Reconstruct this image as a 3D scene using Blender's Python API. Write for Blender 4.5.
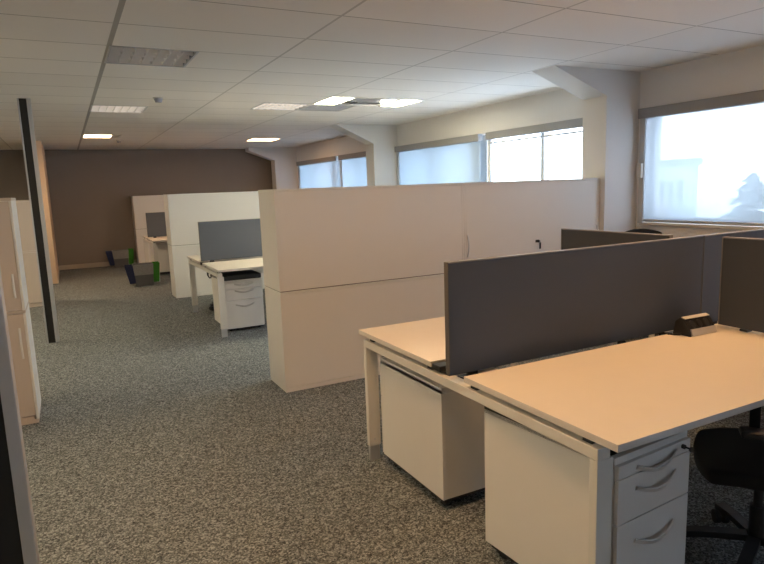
import bpy, bmesh, math, random
from mathutils import Vector, Matrix
random.seed(7)
PI = math.pi
S = bpy.context.scene
for o in list(bpy.data.objects): bpy.data.objects.remove(o)
C = S.collection

# ------------------------------------------------------------ camera
cam_d = bpy.data.cameras.new('camera')
cam_d.sensor_fit = 'HORIZONTAL'; cam_d.sensor_width = 36.0
cam_d.lens = 606.98 / 764 * 36.0
cam_d.clip_start = 0.05; cam_d.clip_end = 500
cam = bpy.data.objects.new('camera', cam_d); C.objects.link(cam)
RV = Vector((0.88639433, -0.46157159, -0.03545090))
UV = Vector((0.10279676, 0.12158415, 0.98724370))
FV = Vector((0.45137337, 0.87873145, -0.15521956))
m = Matrix((RV, UV, -FV)).transposed().to_4x4()
m.translation = Vector((0, 0, 1.54))
cam.matrix_world = m
S.camera = cam

# ------------------------------------------------------------ world and exposure
SKY = 4.6
W = bpy.data.worlds.new('overcast_sky'); S.world = W; W.use_nodes = True
wn = W.node_tree.nodes; wl = W.node_tree.links
bg = wn['Background']
tc = wn.new('ShaderNodeTexCoord'); sx = wn.new('ShaderNodeSeparateXYZ'); cr = wn.new('ShaderNodeValToRGB')
wl.new(tc.outputs['Generated'], sx.inputs[0]); wl.new(sx.outputs['Z'], cr.inputs[0])
cr.color_ramp.elements[0].position = 0.0; cr.color_ramp.elements[0].color = (0.80, 0.89, 1.0, 1)
cr.color_ramp.elements[1].position = 0.6; cr.color_ramp.elements[1].color = (0.62, 0.78, 1.0, 1)
wl.new(cr.outputs[0], bg.inputs['Color']); bg.inputs['Strength'].default_value = SKY
S.view_settings.view_transform = 'Standard'; S.view_settings.look = 'None'
S.view_settings.gamma = 1.0; S.view_settings.exposure = 1.4
S.view_settings.use_curve_mapping = False
S.cycles.max_bounces = 10; S.cycles.diffuse_bounces = 6; S.cycles.transparent_max_bounces = 12
S.cycles.sample_clamp_indirect = 6.0
LAMP = (1.0, 0.56, 0.24)           # warm fluorescent colour
LAMP_POWER_NEAR = 11.2
LAMP_POWER_FAR = 12.0

# ------------------------------------------------------------ dimensions
WX = 5.11; WL = -4.2; YB = 14.80; YN = -5.6; H = 2.554
T0 = 0.384; TY0 = 4.084
DX = 1.385                        # left ends of the benches

# ------------------------------------------------------------ materials
def mat(name, col, rough=0.5, metal=0.0, noise=0.0, nscale=40.0, bump=0.0, spec=0.5):
    M = bpy.data.materials.new(name); M.use_nodes = True
    nt = M.node_tree; b = nt.nodes['Principled BSDF']
    b.inputs['Base Color'].default_value = (*col, 1); b.inputs['Roughness'].default_value = rough
    b.inputs['Metallic'].default_value = metal; b.inputs['Specular IOR Level'].default_value = spec
    t = nt.nodes.new('ShaderNodeTexCoord'); n = nt.nodes.new('ShaderNodeTexNoise')
    n.inputs['Scale'].default_value = nscale; n.inputs['Detail'].default_value = 4
    nt.links.new(t.outputs['Object'], n.inputs['Vector'])
    if noise > 0:
        mx = nt.nodes.new('ShaderNodeMix'); mx.data_type = 'RGBA'
        mx.inputs['A'].default_value = (*[c * (1 - noise) for c in col], 1)
        mx.inputs['B'].default_value = (*[min(1, c * (1 + noise)) for c in col], 1)
        nt.links.new(n.outputs['Fac'], mx.inputs['Factor']); nt.links.new(mx.outputs['Result'], b.inputs['Base Color'])
    if bump > 0:
        bp = nt.nodes.new('ShaderNodeBump'); bp.inputs['Strength'].default_value = bump; bp.inputs['Distance'].default_value = 0.01
        nt.links.new(n.outputs['Fac'], bp.inputs['Height']); nt.links.new(bp.outputs[0], b.inputs['Normal'])
    return M
def emit(name, col, s):
    M = bpy.data.materials.new(name); M.use_nodes = True
    nt = M.node_tree; nt.nodes.remove(nt.nodes['Principled BSDF'])
    e = nt.nodes.new('ShaderNodeEmission'); e.inputs[0].default_value = (*col, 1); e.inputs[1].default_value = s
    nt.links.new(e.outputs[0], nt.nodes['Material Output'].inputs[0]); return M
M_wall = mat('wall_paint', (0.74, 0.73, 0.72), 0.9, noise=0.03, nscale=3, bump=0.03)
M_back = mat('taupe_wall_paint', (0.27, 0.235, 0.215), 0.9, noise=0.03, nscale=3)
M_white = mat('white_laminate', (0.76, 0.735, 0.70), 0.42, noise=0.015, nscale=8)
M_door = mat('door_laminate', (0.58, 0.50, 0.44), 0.45, noise=0.02, nscale=8)
M_edge = mat('white_edge_band', (0.78, 0.77, 0.73), 0.35)
M_top = mat('cream_desktop_laminate', (0.80, 0.72, 0.61), 0.40, noise=0.02, nscale=12)
M_topedge = mat('cream_edge_band', (0.66, 0.62, 0.58), 0.4)
M_frame = mat('pale_grey_metal', (0.70, 0.68, 0.64), 0.38, noise=0.01)
M_drawer = mat('drawer_laminate', (0.68, 0.655, 0.635), 0.4, noise=0.01)
M_chrome = mat('satin_metal', (0.62, 0.62, 0.63), 0.32, metal=0.85)
M_handle = mat('matte_grey_handle', (0.60, 0.57, 0.55), 0.45, metal=0.1)
M_alu = mat('anodised_aluminium', (0.52, 0.53, 0.56), 0.42, metal=0.5)
M_black = mat('black_plastic', (0.012, 0.012, 0.013), 0.5)
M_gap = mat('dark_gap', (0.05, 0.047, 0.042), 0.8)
M_gapline = mat('grey_gap', (0.22, 0.20, 0.18), 0.8)
M_blackfab = mat('black_chair_fabric', (0.014, 0.014, 0.016), 0.95, noise=0.3, nscale=300)
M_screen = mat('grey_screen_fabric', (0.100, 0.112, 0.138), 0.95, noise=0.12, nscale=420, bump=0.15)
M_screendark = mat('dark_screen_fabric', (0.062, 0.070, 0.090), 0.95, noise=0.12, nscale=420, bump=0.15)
M_screenedge = mat('screen_edge_trim', (0.24, 0.225, 0.22), 0.5)
M_endtrim = mat('dark_screen_end_trim', (0.11, 0.10, 0.09), 0.5)
M_cush = mat('charcoal_felt', (0.045, 0.045, 0.05), 0.95, noise=0.2, nscale=200)
M_pvc = mat('window_frame_paint', (0.50, 0.52, 0.54), 0.45)
M_sill = mat('window_sill_stone', (0.62, 0.56, 0.48), 0.45)
M_base = mat('baseboard_paint', (0.50, 0.44, 0.38), 0.6)
M_beige = mat('beige_partition_paint', (0.62, 0.46, 0.33), 0.7)
M_case = mat('blind_case', (0.27, 0.265, 0.27), 0.6)
M_bingrey = mat('grey_bin_plastic', (0.10, 0.10, 0.105), 0.55)
M_binblue = mat('dark_blue_bin_plastic', (0.010, 0.018, 0.075), 0.45)
M_bingreen = mat('green_bin_plastic', (0.035, 0.22, 0.012), 0.5)
M_liner = mat('grey_bin_liner', (0.24, 0.235, 0.23), 0.35, noise=0.25, nscale=60, bump=0.5)
M_lamp_near = emit('lit_diffuser_near', LAMP, LAMP_POWER_NEAR)
M_lamp_left = emit('lit_diffuser_left', (1.0, 0.79, 0.50), 17.5)
M_lamp_far = emit('lit_diffuser_far', (1.0, 0.60, 0.32), LAMP_POWER_FAR)
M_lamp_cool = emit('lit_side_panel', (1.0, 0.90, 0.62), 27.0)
M_tube = mat('unlit_fluorescent_tube', (0.85, 0.87, 0.88), 0.3)
M_tube_on = emit('dim_fluorescent_tube', (1.0, 0.80, 0.60), 1.5)
M_mirror = mat('mirror_louvre', (0.86, 0.86, 0.88), 0.30, metal=0.1)
M_pan = mat('fixture_pan', (0.07, 0.10, 0.14), 0.35, metal=0.3)
M_grille = mat('grille_grey', (0.36, 0.38, 0.45), 0.5)
M_plwhite = mat('white_plastic', (0.62, 0.60, 0.56), 0.5)

def carpet():
    M = mat('speckled_carpet', (0.12, 0.125, 0.13), 1.0, spec=0.1)
    nt = M.node_tree; b = nt.nodes['Principled BSDF']; t = nt.nodes.new('ShaderNodeTexCoord')
    n = nt.nodes.new('ShaderNodeTexVoronoi'); n.inputs['Scale'].default_value = 165
    nb = nt.nodes.new('ShaderNodeTexVoronoi'); nb.inputs['Scale'].default_value = 95; nt.links.new(t.outputs['Object'], nb.inputs['Vector'])
    sa = nt.nodes.new('ShaderNodeSeparateColor'); sb = nt.nodes.new('ShaderNodeSeparateColor'); mx = nt.nodes.new('ShaderNodeMix')
    nt.links.new(n.outputs['Color'], sa.inputs[0]); nt.links.new(nb.outputs['Color'], sb.inputs[0])
    mx.inputs['Factor'].default_value = 0.38; nt.links.new(sa.outputs[0], mx.inputs['A']); nt.links.new(sb.outputs[0], mx.inputs['B'])
    r = nt.nodes.new('ShaderNodeValToRGB'); e = r.color_ramp.elements
    e[0].position = 0.12; e[0].color = (0.045, 0.050, 0.054, 1); e[1].position = 0.88; e[1].color = (0.37, 0.40, 0.41, 1)
    x = e.new(0.5); x.color = (0.150, 0.162, 0.165, 1)
    n2 = nt.nodes.new('ShaderNodeTexNoise'); n2.inputs['Scale'].default_value = 260; n2.inputs['Detail'].default_value = 2
    bp = nt.nodes.new('ShaderNodeBump'); bp.inputs['Strength'].default_value = 0.25; bp.inputs['Distance'].default_value = 0.003
    nt.links.new(t.outputs['Object'], n.inputs['Vector']); nt.links.new(t.outputs['Object'], n2.inputs['Vector'])
    nt.links.new(mx.outputs['Result'], r.inputs[0]); nt.links.new(r.outputs[0], b.inputs['Base Color'])
    nt.links.new(n2.outputs['Fac'], bp.inputs['Height']); nt.links.new(bp.outputs[0], b.inputs['Normal'])
    return M
M_carpet = carpet()

def ceiling_mat():
    M = mat('ceiling_tiles', (0.72, 0.70, 0.67), 0.9)
    nt = M.node_tree; N = nt.nodes; L = nt.links; b = N['Principled BSDF']
    t = N.new('ShaderNodeTexCoord'); s = N.new('ShaderNodeSeparateXYZ'); L.new(t.outputs['Object'], s.inputs[0])
    def mth(op, a, v=None, w=None):
        q = N.new('ShaderNodeMath'); q.operation = op
        for i, z in enumerate((a, v, w)):
            if z is None: continue
            if isinstance(z, (int, float)): q.inputs[i].default_value = z
            else: L.new(z, q.inputs[i])
        return q.outputs[0]
    def line(sock, off, pitch, half):
        a = mth('ADD', sock, 60.0 * 2 - off + pitch / 2); f = mth('MODULO', a, pitch)
        # offset keeps the argument positive: 120 m is a whole number of both pitches
        d = mth('ABSOLUTE', mth('SUBTRACT', f, pitch / 2)); return mth('LESS_THAN', d, half)
    lx = line(s.outputs['X'], T0, 1.2, 0.009); ly = line(s.outputs['Y'], TY0, 0.6, 0.0045)
    # the wide main runner on the left
    l0 = mth('LESS_THAN', mth('ABSOLUTE', mth('SUBTRACT', s.outputs['X'], T0)), 0.016)
    n = N.new('ShaderNodeTexNoise'); n.inputs['Scale'].default_value = 2.2; L.new(t.outputs['Object'], n.inputs['Vector'])
    # per tile tone
    cx = mth('FLOOR', mth('DIVIDE', mth('SUBTRACT', s.outputs['X'], T0), 1.2)); cy = mth('FLOOR', mth('DIVIDE', mth('SUBTRACT', s.outputs['Y'], TY0), 0.6))
    cmb = N.new('ShaderNodeCombineXYZ'); L.new(cx, cmb.inputs[0]); L.new(cy, cmb.inputs[1])
    wn_ = N.new('ShaderNodeTexWhiteNoise'); L.new(cmb.outputs[0], wn_.inputs[0])
    mx0 = N.new('ShaderNodeMix'); mx0.data_type = 'RGBA'; mx0.inputs['A'].default_value = (0.80, 0.775, 0.74, 1); mx0.inputs['B'].default_value = (0.84, 0.815, 0.78, 1)
    L.new(wn_.outputs['Value'], mx0.inputs['Factor'])
    def over(prev, fac, col):
        q = N.new('ShaderNodeMix'); q.data_type = 'RGBA'; q.inputs['B'].default_value = (*col, 1)
        L.new(prev, q.inputs['A']); L.new(fac, q.inputs['Factor']); return q.outputs['Result']
    o = over(mx0.outputs['Result'], ly, (0.30, 0.28, 0.26)); o = over(o, lx, (0.56, 0.54, 0.51)); o = over(o, l0, (0.40, 0.385, 0.36))
    L.new(o, b.inputs['Base Color'])
    fn = N.new('ShaderNodeTexNoise'); fn.inputs['Scale'].default_value = 220; L.new(t.outputs['Object'], fn.inputs['Vector'])
    bp = N.new('ShaderNodeBump'); bp.inputs['Strength'].default_value = 0.12; bp.inputs['Distance'].default_value = 0.004
    L.new(fn.outputs['Fac'], bp.inputs['Height']); L.new(bp.outputs[0], b.inputs['Normal'])
    return M
M_ceil = ceiling_mat()

def glass_mat():
    M = bpy.data.materials.new('window_glass'); M.use_nodes = True; nt = M.node_tree; nt.nodes.remove(nt.nodes['Principled BSDF'])
    tr = nt.nodes.new('ShaderNodeBsdfTransparent'); gl = nt.nodes.new('ShaderNodeBsdfGlossy'); gl.inputs['Roughness'].default_value = 0.02
    tr.inputs[0].default_value = (0.95, 0.97, 0.98, 1)
    mx = nt.nodes.new('ShaderNodeMixShader'); mx.inputs[0].default_value = 0.06
    nt.links.new(tr.outputs[0], mx.inputs[1]); nt.links.new(gl.outputs[0], mx.inputs[2]); nt.links.new(mx.outputs[0], nt.nodes['Material Output'].inputs[0]); return M
M_glass = glass_mat()
def blind_mat(name, through, col, tcol=(1, 1, 1)):
    M = bpy.data.materials.new(name); M.use_nodes = True; nt = M.node_tree; nt.nodes.remove(nt.nodes['Principled BSDF'])
    tr = nt.nodes.new('ShaderNodeBsdfTransparent'); tr.inputs[0].default_value = (*tcol, 1)
    tl = nt.nodes.new('ShaderNodeBsdfTranslucent'); tl.inputs[0].default_value = (*col, 1)
    df = nt.nodes.new('ShaderNodeBsdfDiffuse'); df.inputs[0].default_value = (*col, 1)
    m1 = nt.nodes.new('ShaderNodeMixShader'); m1.inputs[0].default_value = 0.45
    nt.links.new(tl.outputs[0], m1.inputs[1]); nt.links.new(df.outputs[0], m1.inputs[2])
    mx = nt.nodes.new('ShaderNodeMixShader'); mx.inputs[0].default_value = through
    nt.links.new(m1.outputs[0], mx.inputs[1]); nt.links.new(tr.outputs[0], mx.inputs[2]); nt.links.new(mx.outputs[0], nt.nodes['Material Output'].inputs[0]); return M
M_blind = blind_mat('sheer_blind_fabric', 0.29, (0.37, 0.39, 0.41))
M_blind2 = blind_mat('white_blind_fabric', 0.075, (0.45, 0.50, 0.535), (0.9, 0.95, 1))

# ------------------------------------------------------------ mesh helpers
def B(): return bmesh.new()
def box(bm, x0, x1, y0, y1, z0, z1, bev=0.0, mi=0):
    vs = [bm.verts.new((x, y, z)) for x in (x0, x1) for y in (y0, y1) for z in (z0, z1)]
    fs = []
    for q in ((0, 1, 3, 2), (4, 6, 7, 5), (0, 4, 5, 1), (2, 3, 7, 6), (0, 2, 6, 4), (1, 5, 7, 3)):
        f = bm.faces.new([vs[i] for i in q]); f.material_index = mi; fs.append(f)
    if bev > 0:
        es = list({e for f in fs for e in f.edges})
        bmesh.ops.bevel(bm, geom=es, offset=bev, segments=2, affect='EDGES', profile=0.5)
def quad(bm, pts, mi=0):
    f = bm.faces.new([bm.verts.new(p) for p in pts]); f.material_index = mi; return f
def prism(bm, poly, axis, a, b):
    """extrude a 2D polygon along an axis; poly gives the other two coordinates in order"""
    def P(p, t):
        return {'x': (t, p[0], p[1]), 'y': (p[0], t, p[1]), 'z': (p[0], p[1], t)}[axis]
    va = [bm.verts.new(P(p, a)) for p in poly]; vb = [bm.verts.new(P(p, b)) for p in poly]
    bm.faces.new(va); bm.faces.new(vb[::-1]); n = len(poly)
    for i in range(n): bm.faces.new((va[i], vb[i], vb[(i + 1) % n], va[(i + 1) % n]))
def cyl(bm, p0, p1, r0, r1=None, seg=16, caps=True):
    r1 = r0 if r1 is None else r1
    p0 = Vector(p0); p1 = Vector(p1); d = (p1 - p0).normalized()
    u = d.orthogonal().normalized(); v = d.cross(u)
    A = [bm.verts.new(p0 + r0 * (math.cos(2 * PI * i / seg) * u + math.sin(2 * PI * i / seg) * v)) for i in range(seg)]
    Bv = [bm.verts.new(p1 + r1 * (math.cos(2 * PI * i / seg) * u + math.sin(2 * PI * i / seg) * v)) for i in range(seg)]
    for i in range(seg): bm.faces.new((A[i], A[(i + 1) % seg], Bv[(i + 1) % seg], Bv[i]))
    if caps: bm.faces.new(A[::-1]); bm.faces.new(Bv)
def sweep(bm, pts, w, h, side):
    """rectangular bar w (along side) by h along a path"""
    side = Vector(side).normalized(); rings = []; pts = [Vector(p) for p in pts]
    for i, p in enumerate(pts):
        t = (pts[min(i + 1, len(pts) - 1)] - pts[max(i - 1, 0)]).normalized(); n = t.cross(side).normalized()
        rings.append([bm.verts.new(p + side * sx_ * w / 2 + n * sy_ * h / 2) for sx_, sy_ in ((-1, -1), (1, -1), (1, 1), (-1, 1))])
    for a, b in zip(rings, rings[1:]):
        for i in range(4): bm.faces.new((a[i], a[(i + 1) % 4], b[(i + 1) % 4], b[i]))
    bm.faces.new(rings[0][::-1]); bm.faces.new(rings[-1])
def tube(bm, pts, r, seg=8):
    pts = [Vector(p) for p in pts]; rings = []; ref = Vector((0.13, 0.27, 0.95)).normalized()
    for i, p in enumerate(pts):
        t = (pts[min(i + 1, len(pts) - 1)] - pts[max(i - 1, 0)]).normalized(); u = t.cross(ref).normalized(); v = t.cross(u)
        rings.append([bm.verts.new(p + r * (math.cos(2 * PI * k / seg) * u + math.sin(2 * PI * k / seg) * v)) for k in range(seg)])
    for a, b in zip(rings, rings[1:]):
        for i in range(seg): bm.faces.new((a[i], a[(i + 1) % seg], b[(i + 1) % seg], b[i]))
    bm.faces.new(rings[0][::-1]); bm.faces.new(rings[-1])
def obj(name, bm, mats, parent=None, loc=None, smooth=False, bevel=0.0):
    bmesh.ops.recalc_face_normals(bm, faces=bm.faces)
    me = bpy.data.meshes.new(name); bm.to_mesh(me); bm.free()
    for mm in (mats if isinstance(mats, (list, tuple)) else [mats]): me.materials.append(mm)
    if smooth:
        for p in me.polygons: p.use_smooth = True
        try: me.set_sharp_from_angle(angle=math.radians(40))
        except Exception: pass
    o = bpy.data.objects.new(name, me); C.objects.link(o)
    if parent: o.parent = parent
    if loc: o.location = loc
    if bevel:
        b = o.modifiers.new('bevel', 'BEVEL'); b.width = bevel; b.segments = 2; b.limit_method = 'ANGLE'
    return o
def tag(o, label, cat, group=None):
    o['label'] = label; o['category'] = cat
    if group: o['group'] = group
    elif 'group' in o: del o['group']
    return o
def thing(name, label, cat, loc=(0, 0, 0), rz=0.0, group=None):
    o = bpy.data.objects.new(name, None); C.objects.link(o); o.empty_display_size = 0.1
    o.location = loc; o.rotation_euler = (0, 0, rz); return tag(o, label, cat, group)
def struct(name, bm, mats, parent=None, **k):
    o = obj(name, bm, mats, parent, **k)
    if not parent: o['kind'] = 'structure'
    return o
def children(o): return [c for c in bpy.data.objects if c.parent == o]
def dup(root, loc, label, rz=None, group=None):
    def rec(o, parent):
        c = o.copy(); C.objects.link(c); c.parent = parent
        for ch in children(o): rec(ch, c)
        return c
    r = rec(root, None); r.location = loc
    if rz is not None: r.rotation_euler = (0, 0, rz)
    r['label'] = label
    if group: r['group'] = group
    return r

# ------------------------------------------------------------ room shell
bm = B(); box(bm, WL, WX, YN, YB, -0.1, 0.0); struct('floor', bm, M_carpet)

# ceiling: 0.6 m cells on the grid, with openings where fixtures are recessed
fix_louvre = [(0, 4.684), (0, 7.684)]                  # x index in half bays from T0, y
fix_cells = {(0, 1), (0, 6), (0, 12), (3, 5), (4, 5), (4, 4), (5, 4), (5, 13), (0, -4), (4, -4), (-4, -4), (-4, 1), (-4, 6), (-4, 11)}
bm = B()
xs = [T0 + 0.6 * i for i in range(-8, 9)]; ys = [TY0 + 0.6 * k for k in range(-17, 19)]
xs = [WL] + [x for x in xs if WL < x < WX] + [WX]; ys = [YN] + [y for y in ys if YN < y < YB] + [YB]
vg = {}
def V(i, j):
    if (i, j) not in vg: vg[(i, j)] = bm.verts.new((xs[i], ys[j], H))
    return vg[(i, j)]
for i in range(len(xs) - 1):
    for j in range(len(ys) - 1):
        ci = math.floor(((xs[i] + xs[i + 1]) / 2 - T0) / 0.6); cj = math.floor(((ys[j] + ys[j + 1]) / 2 - TY0) / 0.6)
        if (ci, cj) in fix_cells: continue
        bm.faces.new((V(i, j), V(i, j + 1), V(i + 1, j + 1), V(i + 1, j)))
struct('ceiling', bm, M_ceil)
bm = B(); box(bm, WL - 0.2, WX + 0.4, YN - 0.2, YB + 0.2, H + 0.30, H + 0.45); struct('trim_roof_slab', bm, M_wall)

bm = B(); box(bm, WL - 0.2, WX + 0.4, YB, YB + 0.2, -0.1, H + 0.3); struct('wall_back', bm, M_back)
bm = B(); box(bm, WL - 0.2, WX + 0.4, YN - 0.2, YN, -0.1, H + 0.3); struct('wall_front', bm, M_wall)
bm = B(); box(bm, WL - 0.2, WL, YN, YB, -0.1, H + 0.3); struct('wall_left', bm, M_wall)
ZS, ZT = 1.10, 2.185
# window wall with openings  (y0, y1)
openings = [(9.62, 14.05), (4.62, 9.16), (-0.38, 4.215), (-5.2, -1.0)]
bm = B()
box(bm, WX, WX + 0.25, YN, YB, -0.1, ZS); box(bm, WX, WX + 0.25, YN, YB, ZT, H + 0.3)
edges = sorted(openings); y = YN
for a, b in edges:
    box(bm, WX, WX + 0.25, y, a, ZS, ZT); y = b
box(bm, WX, WX + 0.25, y, YB, ZS, ZT)
struct('wall_right', bm, M_wall)
# portal frame columns with haunches
cols = []
for n, yk in enumerate((-0.78, 4.28, 9.20, 14.24)):
    bm = B()
    xk = 4.66 if n < 3 else 4.56; zk = 2.315 if n < 2 else 2.25
    prof_ = [(WX, 0), (WX, H), (4.0, H), (xk, zk), (xk, 0)] if n < 3 else [(WX, 0), (WX, H), (3.95, H), (3.95, 2.47), (xk, zk), (xk, 0)]
    prism(bm, prof_, 'y', yk, yk + 0.30)
    struct('wall_column' if n == 0 else 'wall_column.%03d' % n, bm, M_wall)
# baseboards
bm = B(); box(bm, -0.24, 4.56, YB - 0.02, YB, 0, 0.10); box(bm, WL, -0.36, YB - 0.02, YB, 0, 0.10); struct('baseboard_back', bm, M_base)
# windows
wi = 0
for (a, b), mull in zip(openings, ([13.2, 11.92, 10.7], [8.08, 6.94, 5.75], [3.0, 1.8, 0.7], [-2.05, -3.1, -4.15])):
    wi += 1
    bm = B(); x0, x1 = WX + 0.10, WX + 0.16
    box(bm, x0, x1, a, b, ZS, ZS + 0.05); box(bm, x0, x1, a, b, ZT - 0.05, ZT); box(bm, x0, x1, a, a + 0.05, ZS, ZT); box(bm, x0, x1, b - 0.05, b, ZS, ZT)
    for my in mull:
        hw = 0.10 if my in (6.94, 11.92) else 0.028
        box(bm, x0 - 0.012, x1 + 0.01, my - hw, my + hw, ZS, ZT)
    w = struct('window_%d' % wi, bm, M_pvc)
    g = B(); box(g, x0 + 0.025, x0 + 0.031, a + 0.04, b - 0.04, ZS + 0.04, ZT - 0.04); obj('pane', g, M_glass, w)
    s = B(); box(s, WX - 0.035, WX + 0.10, a, b, ZS - 0.03, ZS, 0.004); obj('sill', s, M_sill, w)
# window daylight portals (sampling only)
for n, (a, b) in enumerate(openings):
    ld = bpy.data.lights.new('daylight_portal', 'AREA'); ld.shape = 'RECTANGLE'; ld.size = ZT - ZS; ld.size_y = b - a
    ld.cycles.is_portal = True
    lo = bpy.data.objects.new('daylight_portal', ld); C.objects.link(lo)
    lo.location = (WX + 0.24, (a + b) / 2, (ZS + ZT) / 2); lo.rotation_euler = (0, PI / 2, 0)   # faces into the room (-x)

# ------------------------------------------------------------ roller blinds
def blind(y0, y1, drop_to, fabric, label, group='roller blinds on the window wall'):
    t = thing('roller_blind', label, 'blind', (WX - 0.03, y0, ZT + 0.01), 0, group)
    Lh = y1 - y0
    bm = B(); box(bm, -0.045, 0.03, 0, Lh, -0.095, 0.0, 0.004); obj('cassette', bm, M_case, t)
    bm = B(); cyl(bm, (-0.005, -0.006, -0.05), (-0.005, Lh + 0.006, -0.05), 0.018)
    obj('roller_tube', bm, M_case, t, smooth=True)
    if drop_to is not None:
        z = drop_to - (ZT + 0.01)
        bm = B(); box(bm, 0.004, 0.0055, 0.03, Lh - 0.03, z + 0.012, -0.09); obj('fabric', bm, fabric, t)
        bm = B(); box(bm, -0.006, 0.014, 0.045, Lh - 0.045, z - 0.012, z + 0.014, 0.003); obj('bottom_bar', bm, M_pvc, t)
    else:
        bm = B(); box(bm, -0.006, 0.014, 0.03, Lh - 0.03, -0.150, -0.128, 0.003); obj('bottom_bar', bm, M_pvc, t)
    bm = B(); box(bm, -0.012, 0.029, Lh - 0.062, Lh - 0.002, ZS - ZT - 0.02, -0.095, 0.002); obj('side_channel', bm, M_pvc, t)
    return t
b1 = blind(1.3, 4.235, 1.118, M_blind, 'sheer grey roller blind pulled down over the big near window with the tree behind it')
bm = B(); tube(bm, [(-0.03, 2.925 + 0.01, -0.09 - 0.03 * k) for k in range(34)], 0.004); obj('pull_cord', bm, M_plwhite, b1)
bm = B(); box(bm, -0.045, -0.012, 2.88, 2.935, -0.66, -0.52, 0.004); obj('cord_holder', bm, M_plwhite, b1)
blind(-0.4, 1.28, 1.118, M_blind, 'sheer blind pulled down at the camera end of the big near window, outside the picture')
blind(4.62, 6.66, None, M_blind2, 'rolled up blind over the clear white window beside the tall column')
blind(6.82, 9.17, 1.13, M_blind2, 'pale blue roller blind pulled down left of the rolled up blind')
blind(9.60, 11.56, 1.13, M_blind2, 'white roller blind pulled down behind the second column at the far window')
blind(11.68, 14.07, 1.13, M_blind2, 'white roller blind pulled down on the farthest window, nearest the back wall')

for k, (a, b, w_) in enumerate(((-3.15, -0.98, 'nearest'),)):  # unseen blind, added to cut daylight coming from behind the camera
    blind(a, b, 1.13, M_blind2, 'unseen roller blind added over the window behind the camera, ' + w_)

# ------------------------------------------------------------ ceiling fixtures
def louvre_light(cx, cy, label, tube_mat, tz=0.055, bh=0.026):
    t = thing('ceiling_light', label, 'ceiling light', (cx, cy, H))
    bm = B()
    for (a, b, c, d) in ((-.30, .30, -.30, -.284), (-.30, .30, .284, .30), (-.30, -.284, -.284, .284), (.284, .30, -.284, .284)):
        box(bm, a, b, c, d, -0.004, 0.012)
    obj('frame', bm, M_alu, t)
    bm = B()
    box(bm, -.30, .30, -.30, .30, 0.095, 0.10); box(bm, -.30, -.292, -.30, .30, 0.012, 0.095); box(bm, .292, .30, -.30, .30, 0.012, 0.095)
    box(bm, -.292, .292, -.30, -.292, 0.012, 0.095); box(bm, -.292, .292, .292, .30, 0.012, 0.095)
    obj('housing', bm, M_pan, t)
    for k in range(4):
        yy = -0.213 + 0.142 * k
        bm = B(); cyl(bm, (-.28, yy, tz), (.28, yy, tz), 0.013, seg=12); obj('tube', bm, tube_mat, t, smooth=True)
    bm = B()
    for k in range(3):        # long V-shaped reflectors
        yy = -0.142 + 0.142 * k
        prism(bm, [(yy, 0.0), (yy + 0.010, bh), (yy - 0.010, bh)], 'x', -.284, .284)
    for yy, s in ((-.284, 1), (.284, -1)): prism(bm, [(yy, 0.0), (yy, 0.05), (yy + s * 0.02, 0.05)], 'x', -.284, .284)
    for k in range(6):
        xx = -0.2 + 0.08 * k
        vs = [(xx, 0.001), (xx + 0.005, bh), (xx - 0.005, bh)]
        A = [bm.verts.new((p[0], -.283, p[1])) for p in vs]; Bv = [bm.verts.new((p[0], .283, p[1])) for p in vs]
        bm.faces.new(A); bm.faces.new(Bv[::-1])
        for i in range(3): bm.faces.new((A[i], Bv[i], Bv[(i + 1) % 3], A[(i + 1) % 3]))
    obj('louvre', bm, M_mirror, t)
    return t
def panel_light(cx, cy, label, em, group=None, wx=1.0):
    t = thing('ceiling_light', label, 'ceiling light', (cx, cy, H), 0, group)
    bm = B()
    for (a, b, c, d) in ((-.30, .30, -.30, -.27), (-.30, .30, .27, .30), (-.30, -.27, -.27, .27), (.27, .30, -.27, .27)):
        box(bm, a, b, c, d, -0.004, 0.02)
    obj('frame', bm, M_plwhite, t)
    bm = B(); box(bm, -.275, -.275 + .55 * wx, -.275, .275, 0.006, 0.03); obj('diffuser', bm, em, t)
    if wx < 1:
        bm = B(); box(bm, -.275 + .55 * wx, .275, -.275, .275, 0.002, 0.012); obj('cover_plate', bm, M_plwhite, t)
    bm = B(); box(bm, -.30, .30, -.30, .30, 0.03, 0.09); obj('housing', bm, M_pan, t)
    return t
def cc(i, j): return T0 + 0.6 * i + 0.3, TY0 + 0.6 * j + 0.3
x, y = cc(0, 1); louvre_light(x, y, 'nearest unlit louvred ceiling light with mirror blades, by the thick ceiling runner', M_tube)
x, y = cc(0, 6); louvre_light(x, y, 'louvred ceiling light glowing faintly, second along the thick ceiling runner', M_tube_on, 0.022, 0.017)
x, y = cc(0, 12); panel_light(x, y, 'small lit warm ceiling light nearest the back wall beside the thick ceiling runner', M_lamp_far, None, 0.78)
x, y = cc(5, 13); panel_light(x, y, 'lit warm ceiling light in front of the farthest wall column', M_lamp_far)
x, y = cc(3, 5); louvre_light(x, y, 'sparkling louvred ceiling light left of the perforated grille', M_tube_on, 0.022, 0.017)
for (i, j, w_) in ((0, -4, 'above the camera, over the aisle'), (4, -4, 'over the closest bench desk'), (-4, -4, 'left of the near partition post'), (-4, 1, 'over the cabinet at the left edge'),
                (-4, 6, 'left of the tall black post'), (-4, 11, 'left of the beige partition wall')):
    x, y = cc(i, j); panel_light(x, y, 'lit ceiling light ' + w_ + ', outside the picture', M_lamp_near if i >= 0 else M_lamp_left, 'lit ceiling lights outside the picture')
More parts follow.
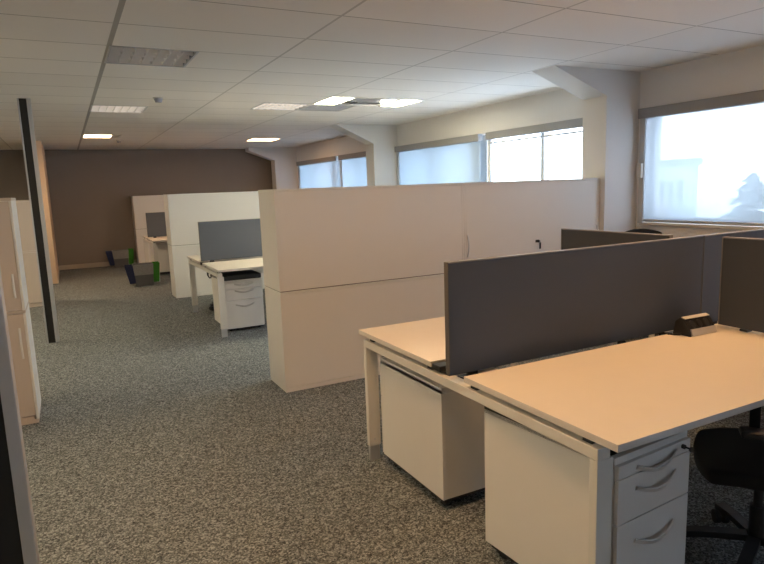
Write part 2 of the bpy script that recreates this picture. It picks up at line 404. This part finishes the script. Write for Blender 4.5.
# perforated grille (4,5)
x, y = cc(4, 5)
t = thing('ceiling_grille', 'dark perforated return grille between the sparkling light and the slatted unit', 'vent', (x, y, H))
bm = B()
for (a, b, c, d) in ((-.30, .30, -.30, -.28), (-.30, .30, .28, .30), (-.30, -.28, -.28, .28), (.28, .30, -.28, .28)): box(bm, a, b, c, d, -0.004, 0.01)
obj('frame', bm, M_plwhite, t)
bm = B()
for k in range(14):
    p = -0.28 + 0.04 * (k + 0.5); box(bm, p - .008, p + .008, -.28, .28, 0.0, 0.003)
    box(bm, -.28, .28, p - .006, p + .006, 0.0005, 0.0025)
obj('grate', bm, M_alu, t)
bm = B(); box(bm, -.30, .30, -.30, .30, 0.03, 0.04); obj('backing', bm, M_gap, t)
# slatted cassette with two bright side panels (cells 4 and 5, row 4)
x = T0 + 0.6 * 4; y = TY0 + 0.6 * 4
t = thing('ceiling_cassette', 'wide ceiling unit with grey slats between two bright white side panels', 'air conditioner', (x, y, H))
bm = B()
for (a, b, c, d) in ((0, 1.2, 0, .015), (0, 1.2, .585, .60), (0, .015, .015, .585), (1.185, 1.2, .015, .585), (.285, .30, .015, .585), (.90, .915, .015, .585)):
    box(bm, a, b, c, d, -0.005, 0.015)
obj('frame', bm, M_plwhite, t)
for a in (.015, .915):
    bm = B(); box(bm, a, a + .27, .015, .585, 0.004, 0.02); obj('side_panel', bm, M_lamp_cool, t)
bm = B()
for k in range(12):
    xx = .325 + .05 * k; prism(bm, [(xx - .020, 0.0), (xx - .018, 0.0), (xx + .018, 0.007), (xx + .016, 0.007)], 'y', .015, .585)
obj('slats', bm, M_grille, t)
bm = B(); box(bm, 0, 1.2, 0, .6, 0.04, 0.06); obj('backing', bm, M_grille, t)
# detectors
def detector(x, y, label):
    t = thing('smoke_detector', label, 'smoke detector', (x, y, H), 0, 'ceiling detectors')
    bm = B(); cyl(bm, (0, 0, -0.012), (0, 0, 0), 0.055, seg=24); obj('base', bm, M_plwhite, t, smooth=True)
    bm = B(); cyl(bm, (0, 0, -0.05), (0, 0, -0.012), 0.032, 0.046, seg=24); obj('sensor_head', bm, M_grille, t, smooth=True)
    return t
dt = detector(1.0, 6.98, 'round ceiling detector right of the faintly glowing louvred light')
dup(dt, (1.02, 12.35, H), 'round ceiling detector near the back wall beside the small lit light')

# ------------------------------------------------------------ partition remains on the left
def post(y, label):
    t = thing('partition_post', label, 'post', (-0.253, y, 0), 0, 'floor to ceiling partition posts')
    bm = B(); box(bm, -0.045, 0.022, 0, 0.05, 0, H); obj('black_core', bm, M_black, t)
    bm = B(); box(bm, -0.06, -0.045, -0.012, 0.06, 0, H, 0.002); obj('aluminium_edge', bm, M_alu, t)
    bm = B(); box(bm, 0.022, 0.06, -0.012, 0.06, 0, H, 0.003); obj('aluminium_edge', bm, M_alu, t)
    return t
post(2.13, 'grey metal post edge at the bottom left, closest to the camera')
post(7.33, 'tall black and aluminium post beside the left cabinets')
bm = B(); box(bm, -0.35, -0.245, 12.5, YB, 0, H); struct('wall_partition', bm, M_beige)
bm = B(); box(bm, -0.245, -0.23, 12.5, YB - 0.02, 0, 0.08); struct('baseboard_partition', bm, M_base)

# ------------------------------------------------------------ cabinets
def cabinet(name, x, y, z, w, h, d, label, face=None, plinth=False, lipped=False, group=None):
    """origin at front left bottom corner; the front looks to -y"""
    t = thing(name, label, 'cabinet', (x, y, z), 0, group)
    tp = 0.018
    bm = B()
    zb = 0.035 if plinth else 0.006
    box(bm, 0, 0.02, 0, d, zb, h - tp, 0.0015); box(bm, w - 0.02, w, 0, d, zb, h - tp, 0.0015)
    box(bm, 0.02, w - 0.02, 0.004, d - 0.004, zb, zb + 0.02); box(bm, 0.02, w - 0.02, d - 0.022, d - 0.004, zb + 0.02, h - tp)
    obj('carcass', bm, M_white, t)
    bm = B(); box(bm, 0, w, -0.003, d + 0.002, h - tp, h - 0.001, 0.002); obj('top_panel', bm, M_edge, t)
    if plinth:
        bm = B(); box(bm, 0.002, w - 0.002, 0.002, d - 0.002, 0, zb - 0.003); obj('plinth', bm, M_white, t)
    if not plinth:
        bm = B(); box(bm, 0.005, w - 0.005, 0.004, d - 0.004, 0, 0.0058); obj('shadow_gap', bm, M_gapline, t)
    if face == 'back':
        bm = B(); box(bm, 0.021, w - 0.021, 0.001, 0.015, zb + 0.002, h - tp - 0.002); obj('back_panel', bm, M_white, t)
    elif face == 'doors':
        bm = B(); box(bm, 0.022, w - 0.022, 0.001, 0.016, zb + 0.003, h - tp - 0.003, 0.001); dr = obj('door', bm, M_white, t)
        for s in (0, 1):
            a, b = 0.022, w - 0.022
            hx = a + 0.010 if s == 0 else b - 0.010
            bm = B(); hz = h * 0.16; L_ = 0.19
            tube(bm, [(hx, 0.002 - 0.022 * math.sin(PI * k / 12), hz + L_ * k / 12) for k in range(13)], 0.006); obj('handle', bm, M_chrome, dr, smooth=True)
        bm = B(); cyl(bm, (w / 2 + 0.020, 0.001, h * 0.27), (w / 2 + 0.020, -0.016, h * 0.27), 0.013); box(bm, w / 2 - 0.005, w / 2 + 0.035, -0.003, 0.001, h * 0.27 - .012, h * 0.27 + .012); obj('lock', bm, M_black, t)
        bm = B(); cyl(bm, (w / 2 + 0.020, -0.016, h * 0.27), (w / 2 + 0.020, -0.034, h * 0.27), 0.004)
        box(bm, w / 2 + 0.012, w / 2 + 0.032, -0.034, -0.030, h * 0.27 - .07, h * 0.27 - .01, 0.001); obj('key', bm, M_black, t)
    return t
CW = 1.676; CX = 1.366; CY = 4.335; CD = 0.40; ZM = 0.782; ZU = 0.767
cabinet('storage_cabinet', CX, CY, 0, CW, ZM, CD, 'lower white cabinet with plain back at the left end of the near row', 'back', True)
cabinet('storage_cabinet', CX, CY, ZM, CW, ZU, CD, 'upper white cabinet with plain back at the left end of the near row', 'back')
cabinet('storage_cabinet', CX + CW + .002, CY, 0, 1.606, ZM, CD, 'lower white cabinet at the right end of the near row, hidden behind the desk screens', 'doors', True)
cabinet('storage_cabinet', CX + CW + .002, CY, ZM, 1.606, ZU, CD, 'upper white cabinet with keys in its lock, at the right end of the near row', 'doors')
C2Y = 9.36
cabinet('storage_cabinet', 1.346, C2Y, 0, CW, ZM, CD, 'lower white middle row cabinet behind the desk with the cushioned pedestal', 'back', True)
cabinet('storage_cabinet', 1.346, C2Y, ZM, CW, ZU - 0.01, CD, 'upper white cabinet of the middle row, behind the second desk screen', 'back')
cabinet('storage_cabinet', 1.35 + CW, C2Y, 0, 1.61, ZM, CD, 'lower white cabinet of the middle row at its window end', 'back', True)
cabinet('storage_cabinet', 1.35 + CW, C2Y, ZM, 1.61, ZU - 0.01, CD, 'upper white cabinet of the middle row at its window end', 'back')
C3Y = 14.30
cabinet('storage_cabinet', 1.335, C3Y, 0, CW, ZM + .02, CD, 'lower beige cabinet by the back wall, behind the farthest desk and bins', 'back', True)
cabinet('storage_cabinet', 1.335, C3Y, ZM + .02, CW, ZU - 0.04, CD, 'upper beige cabinet by the back wall, left of the middle row', 'back')

def left_cabinet(x1, y, z, w, h, label, plinth, handle=None, two=True):
    t = thing('storage_cabinet', label, 'cabinet', (x1 - w, y, z))
    zb = 0.055 if plinth else 0.0; d = 0.42
    bm = B(); box(bm, 0, 0.02, 0, d, zb, h - 0.02); box(bm, w - 0.016, w, -0.024, d, zb if not plinth else 0.03, h - 0.02, 0.003)
    box(bm, 0.02, w - 0.016, d - 0.02, d - 0.002, zb, h - 0.02); box(bm, 0.02, w - 0.016, 0, d - 0.02, zb, zb + 0.02); obj('carcass', bm, M_edge, t)
    bm = B(); box(bm, 0, w, -0.012, d, h - 0.02, h - 0.001, 0.002); obj('top_panel', bm, M_door, t)
    if plinth:
        bm = B(); box(bm, 0.0, w - 0.004, -0.012, d - 0.002, 0, 0.028); box(bm, 0.0, w - 0.03, -0.012, 0.01, 0.028, 0.05); obj('plinth', bm, M_door, t)
    for s in (0, 1):
        a, b = (0.004, w / 2 - 0.002) if s == 0 else (w / 2 + 0.002, w - 0.018)
        bm = B(); box(bm, a, b, -0.018, 0.0, zb + 0.004, h - 0.024, 0.001); dr = obj('door', bm, M_door, t)
        if handle:
            hx = b - 0.03 if s else a + 0.03; z0, z1 = handle
            bm = B(); tube(bm, [(hx, -0.018 - 0.024 * math.sin(PI * k / 12), z0 + (z1 - z0) * k / 12) for k in range(13)], 0.0075); obj('handle', bm, M_edge, dr, smooth=True)
    return t
left_cabinet(-0.305, 4.72, 0, 0.9, 0.80, 'lower half of the tall cabinet at the left edge, closest to the near post', True, (0.47, 0.68))
left_cabinet(-0.305, 4.72, 0.80, 0.9, 0.755, 'upper half of the tall cabinet at the left edge with a white side edge', False, (0.09, 0.25))
left_cabinet(-0.36, 10.0, 0, 0.9, 0.81, 'lower beige cabinet seen between the left edge cabinet and the black post', True)
left_cabinet(-0.36, 10.0, 0.81, 0.9, 0.72, 'upper beige cabinet seen between the left edge cabinet and the black post', False)

# ------------------------------------------------------------ benches
def bench(x, y, length, d0, d1, d2, label, group, left_leg=True, Z=0.74):
    """near top 0..d0, gap d0..d1, far top d1..d2 measured from y"""
    t = thing('bench_desk', label, 'desk', (x, y, 0), 0, group)
    th = 0.025
    for a, b in ((0, d0), (d1, d2)):
        bm = B(); box(bm, 0, length - 0.002, a, b, Z - th, Z, 0.0015)
        for f in bm.faces: f.material_index = 1 if abs(f.normal.z) < 0.5 else 0
        bm.normal_update()
        for f in bm.faces: f.material_index = 0 if f.normal.z > 0.5 else 1
        obj('desktop', bm, [M_top, M_topedge], t)
    zr1 = Z - 0.047; zr0 = Z - 0.087
    for xa in ((0.005,) if left_leg else ()):
        bm = B(); box(bm, xa, xa + 0.055, 0.081, d2 - 0.045, zr0, zr1, 0.002); obj('end_rail', bm, M_frame, t)
        for ya in (0.081, d2 - 0.045 - 0.032):
            bm = B(); box(bm, xa, xa + 0.070, ya, ya + 0.032, 0.09, zr0, 0.002); lg = obj('leg', bm, M_frame, t)
            bm = B(); box(bm, xa + 0.004, xa + 0.066, ya + 0.004, ya + 0.028, 0.0, 0.09, 0.002); obj('foot', bm, M_alu, lg)
            bm = B(); cyl(bm, (xa + 0.032, ya + 0.001, 0.13), (xa + 0.032, ya - 0.003, 0.13), 0.006, seg=10)
            obj('adjusting_screw', bm, M_chrome, lg, smooth=True)
    bm = B(); box(bm, length - 0.04, length - 0.004, 0.07, d2 - 0.055, zr0, zr1, 0.002); obj('end_rail', bm, M_frame, t)
    for ya in (0.35, d2 - 0.40):
        bm = B(); box(bm, length - 0.035, length - 0.006, ya, ya + 0.05, 0, zr0, 0.002); obj('leg', bm, M_frame, t)
    for ya in (0.36, d2 - 0.40):
        bm = B(); box(bm, 0.40, length - 0.04, ya, ya + 0.04, zr0 + 0.016, zr1 - 0.004); obj('beam', bm, M_frame, t)
    for ya in (0.12, d0 - 0.06, d1 + 0.02, d2 - 0.14):      # spacers that hold the tops above the frame
        for xa in (0.02, length - 0.035):
            bm = B(); box(bm, xa, xa + 0.03, ya, ya + 0.04, zr1, Z - th); obj('spacer', bm, M_black, t)
    bm = B(); box(bm, 0.006, 0.09, d1 - 0.07, d1 - 0.001, Z - 0.034, Z - 0.008, 0.003); obj('cable_flap', bm, M_black, t)
    bm = B()      # cable tray between the two tops
    ym = (d0 + d1) / 2
    box(bm, 0.45, length - 0.06, ym - 0.12, ym - 0.117, 0.56, 0.65); box(bm, 0.45, length - 0.06, ym + 0.117, ym + 0.12, 0.56, 0.65); box(bm, 0.45, length - 0.06, ym - 0.12, ym + 0.12, 0.557, 0.56)
    for xa in (0.46, length - 0.16):
        box(bm, xa, xa + 0.03, ym - 0.135, ym - 0.12, 0.60, 0.70); box(bm, xa, xa + 0.03, ym + 0.12, ym + 0.135, 0.60, 0.70)
        box(bm, xa, xa + 0.03, 0.195, ym - 0.12, 0.69, 0.70); box(bm, xa, xa + 0.03, ym + 0.12, d2 - 0.195, 0.69, 0.70)
    obj('cable_tray', bm, M_frame, t)
    return t
BY1 = 1.204
bench(1.388, BY1, 1.597, 0.792, 1.05, 1.806, 'closest cream bench desk with the black power socket block on it', 'bench desks in rows', True, 0.755)
bench(2.986, BY1, 1.597, 0.792, 1.05, 1.806, 'cream bench desk behind the dark side screens, next to the big near window', 'bench desks in rows', False, 0.755)
BY2 = 6.355
bench(1.35, BY2, 1.60, 0.815, 0.98, 1.80, 'second bench desk down the room, with the cushioned drawer pedestal under it', 'bench desks in rows')
bench(2.95, BY2, 1.60, 0.815, 0.98, 1.80, 'second row bench desk at the window end, hidden behind the near cabinets', 'bench desks in rows', False)
BY3 = 11.31
bench(1.32, BY3, 1.60, 0.80, 0.90, 1.62, 'farthest bench desk, just behind the nearer recycling bins', 'bench desks in rows')

def screen(x0, y, x1, z0, z1, label, group='desk screens', m_=None):
    t = thing('desk_screen', label, 'desk screen', (x0, y, z0), 0, group)
    bm = B(); box(bm, 0.004, x1 - x0 - 0.004, -0.013, 0.013, 0.0, z1 - z0 - 0.005, 0.003); obj('fabric_panel', bm, m_ or M_screen, t)
    bm = B()
    box(bm, 0.0, 0.004, -0.014, 0.014, 0, z1 - z0); obj('end_trim', bm, M_endtrim, t); bm = B(); box(bm, x1 - x0 - 0.004, x1 - x0, -0.014, 0.014, 0, z1 - z0); obj('end_trim', bm, M_endtrim, t)
    bm = B(); box(bm, 0.004, x1 - x0 - 0.004, -0.014, 0.014, z1 - z0 - 0.005, z1 - z0)
    obj('edge_trim', bm, M_screenedge, t)
    bm = B()
    for xa in (0.10, x1 - x0 - 0.16): box(bm, xa, xa + 0.05, -0.008, 0.008, 0.701 - z0, 0.0); box(bm, xa, xa + 0.05, -0.075, 0.075, 0.7005 - z0, 0.706 - z0)
    obj('bracket', bm, M_black, t)
    return t
SY = 2.075
screen(1.362, SY, 2.979, 0.742, 1.224, 'long grey fabric screen along the middle of the closest bench desk')
screen(2.985, SY, 4.58, 0.742, 1.224, 'grey fabric screen continuing right of the long one towards the window')
screen(1.352, BY2 + 0.875, 2.94, 0.755, 1.212, 'dark grey screen on the second bench desk, in front of the middle cabinets')
screen(2.955, BY2 + 0.875, 4.54, 0.755, 1.212, 'second row screen at the window end, hidden behind the near cabinets')
screen(1.335, BY3 + 0.85, 2.90, 0.755, 1.212, 'small looking brown grey screen on the farthest desk')
def side_screen(x, y0, y1, z0, z1, label):
    t = thing('side_screen', label, 'desk screen', (x, y0, z0), 0, 'dark side screens')
    Lg = y1 - y0
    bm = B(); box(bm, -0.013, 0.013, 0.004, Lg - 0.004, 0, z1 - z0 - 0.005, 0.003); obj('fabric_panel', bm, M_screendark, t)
    bm = B(); box(bm, -0.014, 0.014, 0, 0.004, 0, z1 - z0); box(bm, -0.014, 0.014, Lg - 0.004, Lg, 0, z1 - z0); box(bm, -0.014, 0.014, 0.004, Lg - 0.004, z1 - z0 - 0.005, z1 - z0)
    obj('edge_trim', bm, M_screenedge, t)
    for ya in (0.12, Lg - 0.16):
        bm = B(); box(bm, -0.02, 0.02, ya, ya + 0.04, 0.7552 - z0, 0.0); obj('clamp', bm, M_black, t)
    return t
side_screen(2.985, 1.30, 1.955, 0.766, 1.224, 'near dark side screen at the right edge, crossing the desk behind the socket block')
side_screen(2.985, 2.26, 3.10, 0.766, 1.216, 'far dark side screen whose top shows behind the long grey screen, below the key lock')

# ------------------------------------------------------------ pedestals
def pedestal(x, y, label, w=0.395, d=0.655, rz=0.0, cushion=False):
    t = thing('drawer_pedestal', label, 'drawer unit', (x, y, 0), rz, 'drawer pedestals under the desks')
    z0 = 0.062 if not cushion else 0.035; zt = (0.642 if rz < 1 else 0.605) if not cushion else 0.575
    bm = B()
    box(bm, 0, 0.018, 0.004, d, z0, zt, 0.0015); box(bm, w - 0.018, w, 0.004, d, z0, zt, 0.0015)
    box(bm, 0.018, w - 0.018, 0.02, d - 0.003, z0, z0 + 0.018); box(bm, 0.018, w - 0.018, d - 0.02, d - 0.003, z0 + 0.018, zt - 0.018)
    obj('body', bm, M_white, t)
    bm = B(); box(bm, 0, w, 0.0, 0.022, zt - 0.018, zt + (0.018 if not cushion else 0), 0.0015); obj('front_rail', bm, M_drawer, t)
    bm = B(); box(bm, 0, w, 0.0225, d, zt - 0.0175, zt + (0.012 if not cushion else 0), 0.0015); obj('top_panel', bm, M_gap if rz < 1 else M_drawer, t)  # dark colour stands in for the shade in the gap under the desktop
    s = (zt + 0.018 - 0.640)
    lims = [(z0 + 0.003, 0.410 + s, 0.335 + s), (0.414 + s, 0.568 + s, 0.520 + s), (0.572 + s, 0.617 + s, 0.592 + s)] if not cushion else [(z0 + .003, .354, .305), (.358, .478, .462), (.482, .555, .535)]
    for k, (a, b, hz) in enumerate(lims):
        bm = B(); box(bm, 0.003, w - 0.003, -0.014, 0.003, a, b, 0.0015); dr = obj('drawer', bm, M_drawer, t)
        bm = B()
        pts = [(w * 0.5 - 0.105 + 0.21 * q / 14, -0.016 - 0.020 * math.sin(PI * q / 14), hz - 0.022 * math.sin(PI * q / 14)) for q in range(15)]
        sweep(bm, pts, 0.019, 0.005, (0, -0.5, 1)); obj('handle', bm, M_handle, dr)
    if not cushion:
        bm = B(); cyl(bm, (w - 0.05, -0.012, 0.598 + s), (w - 0.05, -0.024, 0.598 + s), 0.008); obj('lock', bm, M_black, t)
        bm = B(); cyl(bm, (w - 0.05, -0.022, 0.598 + s), (w - 0.05, -0.045, 0.598 + s), 0.0035, seg=8); cyl(bm, (w - .05, -0.044, .598 + s), (w - .05, -.050, .598 + s), .010, seg=12); obj('key', bm, M_black, t)
    else:
        bm = B(); box(bm, 0.002, w - 0.002, 0.0, d - 0.01, zt + 0.001, zt + 0.055, 0.012); obj('seat_cushion', bm, M_cush, t)
    for cx_, cy_ in ((0.05, 0.06), (w - 0.05, 0.06), (0.05, d - 0.06), (w - 0.05, d - 0.06)):
        bm = B(); cr_ = 0.024 if not cushion else 0.015
        cyl(bm, (cx_ - 0.012, cy_, cr_), (cx_ + 0.012, cy_, cr_), cr_); box(bm, cx_ - 0.018, cx_ + 0.018, cy_ - 0.018, cy_ + 0.018, cr_ * 1.8, z0 - 0.0001); obj('castor', bm, M_black, t)
    bm = B(); box(bm, 0.018, w - 0.018, 0.02, d - 0.02, z0 * 0.6, z0 - 0.0005); obj('base_plate', bm, M_black, t)
    return t
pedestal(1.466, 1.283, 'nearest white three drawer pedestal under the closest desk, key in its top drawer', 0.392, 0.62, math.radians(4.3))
pedestal(1.447 + 0.395, 2.872, 'white pedestal with its back to the camera, under the far side of the closest desk', 0.395, 0.61, PI)
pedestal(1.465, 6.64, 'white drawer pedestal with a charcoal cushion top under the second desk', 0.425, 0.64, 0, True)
pedestal(1.43 + 0.395, BY3 + 1.50, 'white pedestal in shadow under the farthest desk', 0.395, 0.56, PI)

# ------------------------------------------------------------ power block on the desk
t = thing('power_socket_block', 'black wedge power block with silver strips and three sockets on the closest desk', 'power strip', (2.757, 1.936, 0.7554), math.radians(-2))
M_silver = mat('brushed_silver', (0.62, 0.60, 0.57), 0.4, metal=0.15)
t.scale = (0.86, 1.0, 1.05)
prof = [(-0.060, 0.0), (0.050, 0.0), (0.046, 0.028), (0.010, 0.078), (-0.012, 0.085), (-0.040, 0.070), (-0.066, 0.022)]
bm = B(); prism(bm, [(-0.048, 0.003), (-0.040, 0.030), (-0.008, 0.074), (0.012, 0.080), (0.034, 0.060), (0.046, 0.003)], 'x', -0.098, 0.098); obj('body', bm, M_black, t, bevel=0.002)
for s in (-1, 1):
    bm = B(); prism(bm, [(-0.052, 0.0), (-0.043, 0.030), (-0.010, 0.077), (0.013, 0.083), (0.038, 0.062), (0.050, 0.0)], 'x', s * 0.098 - (0.012 if s < 0 else 0), s * 0.098 + (0.012 if s > 0 else 0)); obj('end_cap', bm, M_black, t, bevel=0.002)
bm = B(); prism(bm, [(-0.0560, 0.003), (-0.0490, 0.003), (-0.0400, 0.0330), (-0.0470, 0.0350)], 'x', -0.096, 0.110); obj('front_strip', bm, M_silver, t)
bm = B(); prism(bm, [(-0.0100, 0.0760), (0.0130, 0.0820), (0.0125, 0.0850), (-0.0125, 0.0785)], 'x', -0.096, 0.110); obj('top_strip', bm, M_silver, t)
nrm = Vector((0, -0.044, 0.032)).normalized(); mid = Vector((0, -0.0250, 0.0510))
for k in (-1, 0, 1):
    c0 = mid + Vector((0.058 * k, 0, 0)); bm = B()
    cyl(bm, c0, c0 + nrm * 0.004, 0.0215, 0.0200, seg=24); cyl(bm, c0 + nrm * 0.004, c0 + nrm * 0.0055, 0.017, 0.017, seg=24)
    for s in (-1, 1):
        p = c0 + Vector((0.0085 * s, 0, 0)); cyl(bm, p + nrm * 0.0055, p + nrm * 0.0062, 0.003, seg=8)
    obj('socket', bm, mat('socket_grey', (0.035, 0.035, 0.04), 0.3) if k == -1 else bpy.data.materials['socket_grey'], t)
bm = B(); tube(bm, [(-0.105, 0.0, 0.008), (-0.125, 0.0, 0.006), (-0.145, 0.015, 0.005), (-0.155, 0.040, 0.005), (-0.157, 0.052, -0.01), (-0.157, 0.056, -0.04)], 0.005); obj('cable', bm, M_black, t, smooth=True)

# ------------------------------------------------------------ office chairs
def chair(x, y, rz, label, group='black office chairs at the desks'):
    t = thing('office_chair', label, 'chair', (x, y, 0), rz, group)
    for k in range(5):
        a = 2 * PI * k / 5 + 0.3; c, s = math.cos(a), math.sin(a); bm = B()
        sweep(bm, [(0.03 * c, 0.03 * s, 0.115), (0.18 * c, 0.18 * s, 0.10), (0.31 * c, 0.31 * s, 0.075)], 0.045, 0.025, (-s, c, 0)); lg = obj('base_arm', bm, M_black, t)
        bm = B(); px, py = 0.30 * c, 0.30 * s
        for q in (-0.018, 0.018): cyl(bm, (px - s * (q - .009), py + c * (q - .009), 0.03), (px - s * (q + .009), py + c * (q + .009), 0.03), 0.03)
        obj('castor', bm, M_black, lg)
    bm = B(); cyl(bm, (0, 0, 0.09), (0, 0, 0.25), 0.028); cyl(bm, (0, 0, 0.25), (0, 0, 0.42), 0.017); obj('gas_column', bm, M_black, t, smooth=True)
    bm = B(); box(bm, -0.11, 0.11, -0.13, 0.10, 0.40, 0.435, 0.008); obj('mechanism', bm, M_black, t)
    def pad(nx, nz, fn):
        bm = B(); g = [[bm.verts.new(fn(i / nx * 2 - 1, j / nz * 2 - 1)) for j in range(nz + 1)] for i in range(nx + 1)]
        for i in range(nx):
            for j in range(nz): bm.faces.new((g[i][j], g[i + 1][j], g[i + 1][j + 1], g[i][j + 1]))
        return bm
    sq = lambda u, v: (u * math.sqrt(1 - v * v / 2 * 0.55), v * math.sqrt(1 - u * u / 2 * 0.55))
    def seat(u, v):
        a, b = sq(u, v); return (0.24 * a, 0.235 * b, 0.475 - 0.014 * (1 - u * u) + 0.02 * (abs(u) ** 3) * 0 - 0.03 * max(0, v - .5))
    bm = pad(12, 12, seat); o = obj('seat', bm, M_blackfab, t, smooth=True)
    md = o.modifiers.new('thickness', 'SOLIDIFY'); md.thickness = 0.055; md.offset = -1; md2 = o.modifiers.new('round', 'BEVEL'); md2.width = 0.015; md2.segments = 3
    def back(u, v):
        a, b = sq(u, v); return (0.225 * a, -0.235 - 0.03 * (1 - u * u) - 0.05 * b + 0.02 * math.cos(2 * v), 0.79 + 0.26 * b)
    bm = pad(12, 14, back); o = obj('backrest', bm, M_blackfab, t, smooth=True)
    md = o.modifiers.new('thickness', 'SOLIDIFY'); md.thickness = 0.04; md.offset = 0; md2 = o.modifiers.new('round', 'BEVEL'); md2.width = 0.012; md2.segments = 3
    bm = B(); sweep(bm, [(0, -0.08, 0.415), (0, -0.22, 0.415), (0, -0.295, 0.47), (0, -0.30, 0.62), (0, -0.285, 0.75)], 0.06, 0.018, (1, 0, 0)); obj('back_support', bm, M_black, t)
    for s in (-1, 1):
        bm = B(); sweep(bm, [(s * 0.10, -0.02, 0.425), (s * 0.27, -0.02, 0.425), (s * 0.285, -0.02, 0.46), (s * 0.285, -0.02, 0.64)], 0.04, 0.014, (0, 1, 0))
        box(bm, s * 0.285 - 0.035, s * 0.285 + 0.035, -0.14, 0.12, 0.64, 0.665, 0.009); obj('armrest', bm, M_black, t)
    return t
ch = chair(2.30, 1.31, math.radians(40), 'black office chair pushed under the closest desk, in dark shadow right of the drawers')
dup(ch, (4.74, 3.78, 0), 'black office chair whose backrest top shows below the big window', math.radians(150))
dup(ch, (1.88, 8.13, 0), 'black office chair behind the second desk, only a castor showing', math.radians(180))

# ------------------------------------------------------------ recycling bins
def bins(x, y, rz, where):
    t = thing('waste_bin', 'grey bin with a clear liner ' + where, 'bin', (x, y, 0), rz, 'grey bins with liners')
    def taper(bm, cx, w0, d0, w1, d1, z0, z1, wall=0.006, tilt=0.0):
        def ring(w, d, z): return [bm.verts.new((cx + sx_ * w / 2 + tilt * (z - z0), sy_ * d / 2, z)) for sx_, sy_ in ((-1, -1), (1, -1), (1, 1), (-1, 1))]
        A = ring(w0, d0, z0); Bt = ring(w1, d1, z1); Ct = ring(w1 - 2 * wall, d1 - 2 * wall, z1); D = ring(w0 - 2 * wall, d0 - 2 * wall, z0 + wall)
        bm.faces.new(A[::-1]); bm.faces.new(D)
        for P, Q in ((A, Bt), (Bt, Ct), (Ct, D)):
            for i in range(4): bm.faces.new((P[i], P[(i + 1) % 4], Q[(i + 1) % 4], Q[i]))
    bm = B(); taper(bm, 0, 0.275, 0.20, 0.31, 0.25, 0.0, 0.36); obj('bin_body', bm, M_bingrey, t, bevel=0.004)
    bm = B(); taper(bm, 0, 0.305, 0.243, 0.322, 0.262, 0.19, 0.375, 0.004); obj('liner', bm, M_liner, t)
    bm = B(); taper(bm, -0.185, 0.10, 0.20, 0.13, 0.25, 0.05, 0.36, 0.005, -0.16); b = obj('blue_side_box', bm, M_binblue, t, bevel=0.004); b['label'] = 'dark blue box leaning out on the left'
    bm = B(); taper(bm, 0.195, 0.09, 0.18, 0.11, 0.24, 0.05, 0.38, 0.005, 0.05); b = obj('green_side_box', bm, M_bingreen, t, bevel=0.004); b['label'] = 'green box on the right'
    return t
bins(1.10, 11.16, math.radians(-2), 'beside the farthest desk, the nearer bin')
bins(0.99, 14.42, math.radians(-2), 'against the back wall, the farther bin')

# ------------------------------------------------------------ outside the windows
bm = B(); box(bm, WX + 3, 160, -60, 220, -4.2, -4.0)
M_ground = mat('pale_ground', (0.80, 0.80, 0.78), 0.95, noise=0.3, nscale=0.1)
o = obj('ground', bm, M_ground); o['kind'] = 'structure'
M_bld = mat('pale_render_facade', (0.42, 0.50, 0.58), 0.8); M_bldwin = mat('facade_window', (0.10, 0.14, 0.20), 0.3); M_roof = mat('grey_roof', (0.20, 0.24, 0.30), 0.7)
t = thing('office_building', 'pale low building with a flat grey roof seen through the big near window', 'building', (40, 29.2, -4))
bm = B(); box(bm, 0, 1.2, 0, 3.3, 0, 6.3); obj('wall', bm, M_bld, t)
bm = B(); box(bm, -0.2, 1.4, -0.2, 3.5, 6.3, 6.75); obj('roof', bm, M_roof, t)
bm = B(); box(bm, -2.5, -0.02, 1.4, 3.4, 0, 3.9); obj('annexe', bm, mat('beige_annexe', (0.38, 0.36, 0.30), 0.8), t)
for k in range(4):
    for j in range(2):
        bm = B(); box(bm, -0.05, 0.02, 0.3 + 0.78 * k, 0.75 + 0.78 * k, 1.2 + 2.6 * j, 2.6 + 2.6 * j); obj('window', bm, M_bldwin, t)
M_leaf = mat('hazy_foliage', (0.10, 0.16, 0.13), 0.9, noise=0.4, nscale=3); M_trunk = mat('tree_bark', (0.12, 0.09, 0.07), 0.9)
def tree(x, y, h, rad, label, seed):
    rnd = random.Random(seed); t = thing('tree', label, 'tree', (x, y, -4.0), 0, 'trees outside the windows')
    bm = B(); cyl(bm, (0, 0, 0), (0, 0, h * 0.8), 0.18, 0.05, 8); obj('trunk', bm, M_trunk, t)
    bm = B()
    for k in range(240):
        f = rnd.random() ** 0.8; z = h * (0.22 + 0.78 * f); rr = rad * (1 - f) ** 0.8 * (0.35 + 0.65 * rnd.random()) + 0.03; a = rnd.random() * 2 * PI
        c = Vector((rr * math.cos(a), rr * math.sin(a), z)); s = 0.34 * (1.1 - 0.6 * f) * (0.6 + 0.7 * rnd.random())
        mtx = Matrix.Translation(c) @ Matrix.Rotation(rnd.random() * 6, 4, 'Z') @ Matrix.Diagonal((s * 1.5, s, s * 0.6, 1))
        bmesh.ops.create_icosphere(bm, subdivisions=1, radius=1.0, matrix=mtx)
    obj('crown', bm, M_leaf, t); return t
tree(40, 24.4, 5.5, 2.3, 'bushy conifer seen hazily at the right of the big near window', 3)
tree(38, 62, 6.0, 4.5, 'hazy tree behind the pulled down blue blind', 5)
tree(48, 50, 5.0, 4.0, 'low hazy tree behind the pulled down blue blind, right side', 6)
